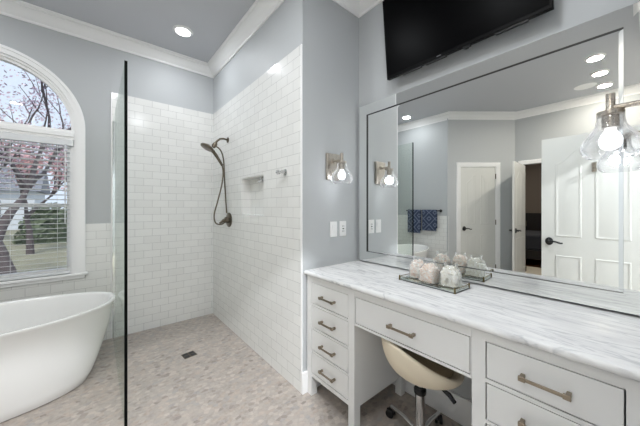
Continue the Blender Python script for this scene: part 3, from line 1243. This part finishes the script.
SY = 2.875
sh = thing('shower_set', 'dark bronze shower head with handheld hose and valve on the tiled wall', 'shower', (XS, SY, 1.17))


def plane_pt(u, v, y):
    return None


b = MB()
ry = Matrix.Rotation(-PI / 2, 4, 'Y')
b.lathe([(.0005, 0), (.030, 0), (.030, .006), (.016, .013), (.0005, .014)], (XS, SY, 2.03), 24, ry)
b.build('arm_flange', M['bronze'], sh)
b = MB()
b.tube([(XS - .005, SY, 2.03), (XS - .05, SY, 2.037), (XS - .085, SY, 2.03), (XS - .115, SY, 2.005), (XS - .135, SY, 1.975)], .0105, 12)
b.build('shower_arm', M['bronze'], sh)
b = MB()
b.lathe([(.0005, -.035), (.018, -.03), (.024, -.01), (.024, .012), (.016, .03), (.0005, .033)], (XS - .142, SY, 1.955), 20, Matrix.Rotation(R(30), 4, 'Y'))
b.tube([(XS - .142, SY, 1.955), (XS - .165, SY, 1.94)], .016, 12)
b.build('diverter', M['bronze'], sh)
hm = Matrix.Rotation(R(28), 4, 'Y') @ Matrix.Rotation(PI, 4, 'X')     # local +z = spray direction
HC = Vector((XS - .215, SY, 1.925))
b = MB()
b.lathe([(.0005, -.030), (.022, -.026), (.045, -.014), (.066, -.002), (.070, .008), (.066, .016), (.060, .018), (.0005, .018)], HC, 32, hm)
b.build('spray_head', M['bronze'], sh)
b = MB()
pts = [HC + Vector((.05, 0, -.03)), HC + Vector((.085, -.003, -.075)), HC + Vector((.12, -.006, -.13)), HC + Vector((.15, -.008, -.18))]
b.tube(pts, [.019, .017, .015, .013], 12)
b.build('handle', M['bronze'], sh)
VP = Vector((XS, 2.84, 1.165))
HS = pts[-1]


def spline(ps, n=10):
    ps = [Vector(p) for p in ps]
    out = []
    for i in range(len(ps) - 1):
        p0, p1, p2, p3 = ps[max(i - 1, 0)], ps[i], ps[i + 1], ps[min(i + 2, len(ps) - 1)]
        for k in range(n):
            t = k / n
            out.append(.5 * ((2 * p1) + (-p0 + p2) * t + (2 * p0 - 5 * p1 + 4 * p2 - p3) * t * t + (-p0 + 3 * p1 - 3 * p2 + p3) * t ** 3))
    return out + [ps[-1]]


b = MB()
b.tube(spline([HS, (XS - .055, 2.87, 1.66), (XS - .075, 2.865, 1.52), (XS - .115, 2.865, 1.36), (XS - .15, 2.865, 1.22), (XS - .135, 2.86, 1.135), (XS - .08, 2.85, 1.12), VP + Vector((-.045, 0, -.02))]), .0075, 8)
b.tube(spline([(XS - .135, SY - .01, 1.945), (XS - .085, SY - .02, 1.90), (XS - .055, SY - .02, 1.80), (XS - .045, SY - .02, 1.60), (XS - .03, 2.86, 1.38), (XS - .025, 2.845, 1.235)]), .0075, 8)
b.build('hose', M['bronze'], sh)
b = MB()
b.lathe([(.0005, 0), (.078, 0), (.078, .006), (.070, .012), (.034, .014), (.030, .045), (.0005, .048)], VP, 32, ry)
b.build('valve_plate', M['bronze'], sh)
b = MB()
b.tube([VP + Vector((-.045, 0, 0)), VP + Vector((-.062, 0, -.004)), VP + Vector((-.085, -.004, -.022)), VP + Vector((-.105, -.006, -.030))], [.018, .016, .012, .010], 12)
b.build('valve_lever', M['bronze'], sh)


def robe_hook(x, y, z, label):
    t = thing('robe_hook', label, 'hook', (x, y, z))
    b = MB().lathe([(.0005, 0), (.026, 0), (.026, .006), (.012, .010), (.010, .045), (.0005, .046)], (x, y, z), 24, ry)
    b.build('post', M['chrome'], t)
    b = MB()
    b.tube([(x - .045, y - .028, z), (x - .045, y + .028, z)], .010, 12)
    b.lathe([(.0005, -.008), (.018, -.006), (.018, .006), (.0005, .008)], (x - .045, y + .030, z), 20, Matrix.Rotation(PI / 2, 4, 'X'))
    b.build('peg', M['chrome'], t)
    return t


robe_hook(XS, 1.725, 1.565, 'small chrome robe hook on the white tile to the right of the niche')
nb = thing('niche_hook', 'small chrome hook under the top of the tiled shower niche', 'hook', (PX + .05, 2.22, NZ1 - .008))
b = MB().lathe([(.0005, 0), (.020, 0), (.020, -.006), (.008, -.009), (.007, -.03), (.0005, -.031)], (PX + .045, 2.22, NZ1 - .008), 20)
b.tube([(PX + .045, 2.26, NZ1 - .042), (PX + .045, 2.18, NZ1 - .042)], .010, 10)
b.build('peg', M['chrome'], nb)

dr = thing('floor_drain', 'small square bronze drain set in the shower floor mosaic', 'drain', (.63, 2.55, 0), R(8))
MB().box(-.052, .052, -.045, .045, .0, .003).build('drain_frame', M['bronze'], dr, local=True, bevel=.001)
b = MB()
for sx in (-1, 1):
    for sy in (-1, 1):
        b.box(sx * .026 - .019, sx * .026 + .019, sy * .021 - .015, sy * .021 + .015, .003, .0042)
b.build('grate', M['slot'], dr, local=True)

# ------------------------------------------------------------------ bathtub
TC = Vector((-.655, 2.73, 0))
tb = thing('freestanding_bathtub', 'white oval freestanding bathtub under the arched window', 'bathtub', TC)


def tub_ring(a, bb, z, rise=0.0, n=72, p=2.25):
    out = []
    for k in range(n):
        t = 2 * PI * k / n
        c, s_ = math.cos(t), math.sin(t)
        x = a * math.copysign(abs(c) ** (2 / p), c)
        y = bb * math.copysign(abs(s_) ** (2 / p), s_)
        out.append((TC.x + x, TC.y + y, z * .987 + rise * (abs(x) / max(a, 1e-4)) ** 3))
    return out


rg = []
for (a, bb, z, rs) in ((.55, .245, .0, 0), (.585, .27, .0, 0), (.61, .284, .012, 0), (.642, .308, .08, 0), (.676, .336, .18, 0), (.712, .362, .30, .0), (.742, .384, .42, .004),
                       (.755, .396, .52, .01), (.772, .408, .560, .014), (.778, .412, .572, .014), (.776, .411, .580, .014), (.768, .404, .583, .014), (.750, .386, .580, .014), (.742, .378, .565, .012),
                       (.715, .355, .48, .008), (.67, .325, .34, 0), (.61, .285, .20, 0), (.53, .24, .13, 0), (.40, .17, .11, 0), (.05, .03, .105, 0)):
    rg.append(tub_ring(a, bb, z, rs))
MB().rings(rg).build('tub_shell', M['tub'], tb, smooth=60)
MB().lathe([(.0005, 0), (.03, 0), (.03, .004), (.0005, .006)], (TC.x, TC.y, .1055), 24).build('tub_drain', M['chrome'], tb)

# ------------------------------------------------------------------ towel rail and towels (seen in the mirror)
rl = thing('towel_rail', 'black towel rail on the tiled wall beyond the tub', 'towel rail', (XT + .008, 2.70, 1.235))
RX = XT + .075
b = MB()
b.tube([(RX, 2.36, 1.235), (RX, 3.04, 1.235)], .009, 12)
b.build('bar', M['black'], rl)
for y in (2.37, 3.03):
    b = MB()
    b.lathe([(.0005, 0), (.026, 0), (.026, .008), (.010, .012), (.010, .075), (.014, .078), (.0005, .082)], (XT, y, 1.235), 20, Matrix.Rotation(PI / 2, 4, 'Y'))
    b.build('bracket', M['black'], rl)


def towel(y0, y1, z0, label):
    prof = []
    r = .018
    for t in range(0, 13):
        a = PI * t / 12
        prof.append((RX + r * math.cos(a), 1.236 + r * math.sin(a)))
    front = [(RX + r + .004 * math.sin(q * 2), 1.236 - (1.236 - z0) * q / 8) for q in range(8, 0, -1)]
    back = [(RX - r, 1.236 - (1.236 - z0 - .05) * q / 8) for q in range(1, 9)]
    line = front + prof + back
    b = MB()
    rows = []
    N = 14
    for i in range(N + 1):
        y = y0 + (y1 - y0) * i / N
        wv = .0035 * math.sin(i * .9)
        out = [(x + wv + (.005 if x > RX else -.002), y, z) for x, z in line]
        inn = [(x + wv - (.005 if x > RX else -.006), y, z if z < 1.236 else z - .006) for x, z in line[::-1]]
        rows.append(out + inn)
    b.rings(rows)
    return tag(b.build('hand_towel', M['towel'], smooth=60), label, 'towel', 'patterned towels on the rail')


towel(2.73, 3.0, .80, 'navy patterned towel on the rail seen through the glass edge, left in the mirror')
towel(2.41, 2.69, .86, 'navy patterned towel on the rail, right one in the mirror')

# ------------------------------------------------------------------ bedroom glimpsed through the doorway
bd = thing('bench', 'black upholstered bed end seen through the bedroom doorway', 'bed', (-5.0, 1.3, 0))
b = bx(-5.5, -5.42, .1, 2.4, .0, 1.15)
b.build('headboard', M['darkwood'], bd, bevel=.01)
bx(-5.42, -4.0, .15, 2.35, .16, .36).build('bed_frame', M['darkwood'], bd, bevel=.01)
bx(-5.40, -4.02, .17, 2.33, .36, .70).build('mattress', M['bedding'], bd, bevel=.05, seg=3)
for x in (-5.3, -4.1):
    for y in (.22, 2.28):
        bx(x - .04, x + .04, y - .04, y + .04, 0, .16).build('leg', M['darkwood'], bd)
bd.name = 'bed'
tag(bx(-3.9, -2.9, .3, 2.2, 0, .012).build('area_rug', M['rug'], bevel=.004), 'cream rug on the dark bedroom floor beyond the doorway', 'rug')

# ------------------------------------------------------------------ vanity stool
SX, SYY = 1.345, .765
st = thing('vanity_stool', 'cream bucket-seat swivel stool with chrome post tucked under the vanity', 'stool', (SX, SYY, 0), R(-30))


def rim_h(th):
    d = abs((math.degrees(th) + 180) % 360 - 180)
    q = min(1, max(0, (d - 45) / 120.0))
    return .450 + .150 * q * q * (3 - 2 * q)


SR, SB = .202, .384
NTH = 56


def shell_ring(t, sc=1.0, lift=0.0):
    """t 0..1 from the bottom centre to the rim"""
    out = []
    for k in range(NTH):
        th = 2 * PI * k / NTH
        back = .5 - .5 * math.cos(th)
        rad = SR * (1.06 - .04 * back)
        a = t * PI / 2
        rr_ = rad * (math.sin(a) ** .66) * sc
        zz = SB + lift + (rim_h(th) - SB - lift) * ((1 - math.cos(a)) ** .92)
        out.append((rr_ * math.cos(th), rr_ * math.sin(th) * .98, zz))
    return out


rgs = [shell_ring(t) for t in (.03, .12, .22, .32, .42, .52, .62, .72, .82, .91, .97, 1.0)]
top = shell_ring(1.0)
rgs.append([(x * .985, y * .985, z + .008) for x, y, z in top])
rgs.append([(x * .94, y * .94, z + .011) for x, y, z in top])
rgs.append([(x * .90, y * .90, z + .006) for x, y, z in top])
rgs += [shell_ring(t, .88, .035) for t in (.96, .88, .78, .66, .5, .3, .03)]
MB().rings(rgs).build('bucket_shell', M['beige'], st, local=True, smooth=60)
cu = []
for (q, z) in ((.05, .440), (.64, .440), (.72, .445), (.76, .450), (.76, .460), (.71, .467), (.5, .471), (.03, .472)):
    cu.append([(SR * q * (1.04 + .03 * math.cos(2 * PI * k / 48)) * math.cos(2 * PI * k / 48) + .004, SR * q * math.sin(2 * PI * k / 48), z) for k in range(48)])
MB().rings(cu).build('seat_cushion', M['tan'], st, local=True, smooth=60)
MB().lathe([(.0005, .31), (.015, .31), (.015, .386), (.0005, .386)], (0, 0, 0), 20).build('piston', M['chrome'], st, local=True)
MB().lathe([(.0005, .296), (.030, .296), (.032, .303), (.032, .320), (.026, .328), (.0005, .328)], (0, 0, 0), 24).build('collar', M['blackplast'], st, local=True)
MB().lathe([(.0005, .06), (.026, .06), (.026, .297), (.0005, .297)], (0, 0, 0), 24).build('column', M['chrome'], st, local=True)
MB().lathe([(.0005, .055), (.04, .055), (.042, .075), (.036, .095), (.0005, .095)], (0, 0, 0), 24).build('hub', M['chrome'], st, local=True)
for k in range(5):
    a = R(3 + 30 + 72 * k)
    c, s_ = math.cos(a), math.sin(a)
    lg = MB().tube([(.03 * c, .03 * s_, .078), (.12 * c, .12 * s_, .082), (.205 * c, .205 * s_, .070), (.232 * c, .232 * s_, .066)], [.013, .012, .010, .011], 10)
    lo = lg.build('leg', M['chrome'], st, local=True)
    cm = Matrix.Translation(Vector((.232 * c, .232 * s_, 0))) @ Matrix.Rotation(a + .5, 4, 'Z')
    b = MB()
    rx = Matrix.Rotation(PI / 2, 4, 'X')
    for off in (-.013, .013):
        b.lathe([(.0005, -.008), (.022, -.008), (.025, -.005), (.025, .005), (.022, .008), (.0005, .008)], cm @ Vector((.008, off, .0255)), 20, Matrix.Rotation(a + .5, 4, 'Z') @ rx)
    b.prism([(-.012, .028), (.034, .024), (.030, .046), (.014, .058), (-.008, .058)], 1, -.0045, .0045, cm)
    b.tube([cm @ Vector((0, 0, .045)), cm @ Vector((0, 0, .07))], .007, 8)
    b.build('caster', M['blackplast'], lo, local=True)
b = MB()
b.tube([(.008, -.008, .368), (.070, -.075, .366), (.095, -.110, .350), (.112, -.132, .322)], [.006, .006, .012, .010], 10)
b.build('height_lever', M['blackplast'], st, local=True)

# ------------------------------------------------------------------ tray and jars
tr = thing('mirror_tray', 'rectangular mirrored glass tray with dark rim on the marble counter', 'tray', (1.492, .772, CT1), R(-3.5))
a, c = .078, .170
b = MB().box(-a, a, -c, c, .004, .009)
b.build('base', M['traymirror'], tr, local=True)
b = MB()
b.box(-a - .003, a + .003, -c - .003, c + .003, .001, .004)
b.build('rim', M['black'], tr, local=True)
b = MB()
for (x0, x1, y0, y1) in ((-a, -a + .003, -c, c), (a - .003, a, -c, c), (-a + .003, a - .003, -c, -c + .003), (-a + .003, a - .003, c - .003, c)):
    b.box(x0, x1, y0, y1, .009, .022)
b.build('glass_sides', M['jar'], tr, local=True, smooth=0)
b = MB()
for (x0, x1, y0, y1) in ((-a - .001, -a + .004, -c, c), (a - .004, a + .001, -c, c), (-a, a, -c - .001, -c + .004), (-a, a, c - .004, c + .001)):
    b.box(x0, x1, y0, y1, .022, .0238)
b.build('top_edge', M['goldedge'], tr, local=True, smooth=0)
for sx in (-1, 1):
    for sy in (-1, 1):
        MB().lathe([(.0005, -.001), (.005, -.001), (.005, .026), (.003, .029), (.0005, .030)], (sx * (a - .001), sy * (c - .001), 0), 14).build('corner_post', M['goldedge'], tr, local=True)


def rsq(w, z, p=5, n=40):
    out = []
    for k in range(n):
        t = 2 * PI * k / n
        cc, ss = math.cos(t), math.sin(t)
        r_ = (abs(cc) ** p + abs(ss) ** p) ** (-1 / p)
        out.append((w * r_ * cc, w * r_ * ss, z))
    return out


def jar(x, y, rz, label, fill, seed):
    z0 = CT1 + .0095
    t = thing('apothecary_jar', label, 'jar', (x, y, z0), rz, group='glass jars on the tray')
    w_ = .048
    pr = [(w_ * .9, 0, 5), (w_, .006, 5), (w_, .055, 5), (w_ * .97, .066, 4), (w_ * .88, .080, 3), (w_ * .72, .090, 2.4), (w_ * .66, .095, 2), (w_ * .66, .106, 2), (w_ * .74, .109, 2), (w_ * .74, .112, 2)]
    pr = [(q, z * 1.13, p) for q, z, p in pr]
    rg = [rsq(q, z, p) for q, z, p in pr] + [rsq(q - .003, max(z, .004), p) for q, z, p in pr[::-1]]
    MB().rings(rg).build('glass_body', M['jar'], t, local=True, smooth=50)
    rnd = random.Random(seed)
    b = MB()
    body = [(w_ * .86, .006, 5), (w_ * .90, .012, 5), (w_ * .90, .055, 5), (w_ * .86, .068, 4), (w_ * .72, .082, 3), (w_ * .52, .092, 2.2), (w_ * .2, .097, 2)]
    rgf = [rsq(q, z * 1.13 - .0005, p) for q, z, p in body]
    b.rings(rgf)
    for k in range(110):
        ring_ = rnd.choice((1, 2, 2, 2, 3, 3, 4, 5))
        p0 = Vector(rgf[ring_][rnd.randrange(40)])
        if ring_ == 2:
            p0.z = rnd.uniform(.014, .06)
        q = Matrix.Translation(p0 * .985) @ Matrix.Rotation(rnd.uniform(0, PI), 4, Vector((rnd.uniform(-1, 1), rnd.uniform(-1, 1), rnd.uniform(-1, 1))))
        q = q @ Matrix.Diagonal(Vector((1.0, .8, .5, 1)))
        e_ = rnd.uniform(.007, .011)
        b.lathe([(e_ * max(.02, math.sin(PI * t / 6)), -e_ * math.cos(PI * t / 6)) for t in range(7)], (0, 0, 0), 9, q)
    for i_, p in enumerate(b.v):
        m_ = max(abs(p.x), abs(p.y))
        if m_ > w_ - .005:
            p.x *= (w_ - .005) / m_
            p.y *= (w_ - .005) / m_
        p.z = max(p.z, .005)
    o = b.build('filling', M[fill], t, local=True, smooth=60)
    o['kind'] = 'stuff'
    return t


def tray_pt(lx, ly):
    a_ = R(-3.5)
    return 1.492 + lx * math.cos(a_) - ly * math.sin(a_), .772 + lx * math.sin(a_) + ly * math.cos(a_)


jar(*tray_pt(.026, .106), R(10), 'glass jar of pale shells at the back left end of the tray', 'salt_mix', 1)
jar(*tray_pt(-.024, .004), R(-8), 'glass jar of pink bath pearls in the middle of the tray', 'salt_pink', 2)
jar(*tray_pt(.010, -.102), R(4), 'glass jar of white shells at the right end of the tray', 'salt_white', 3)
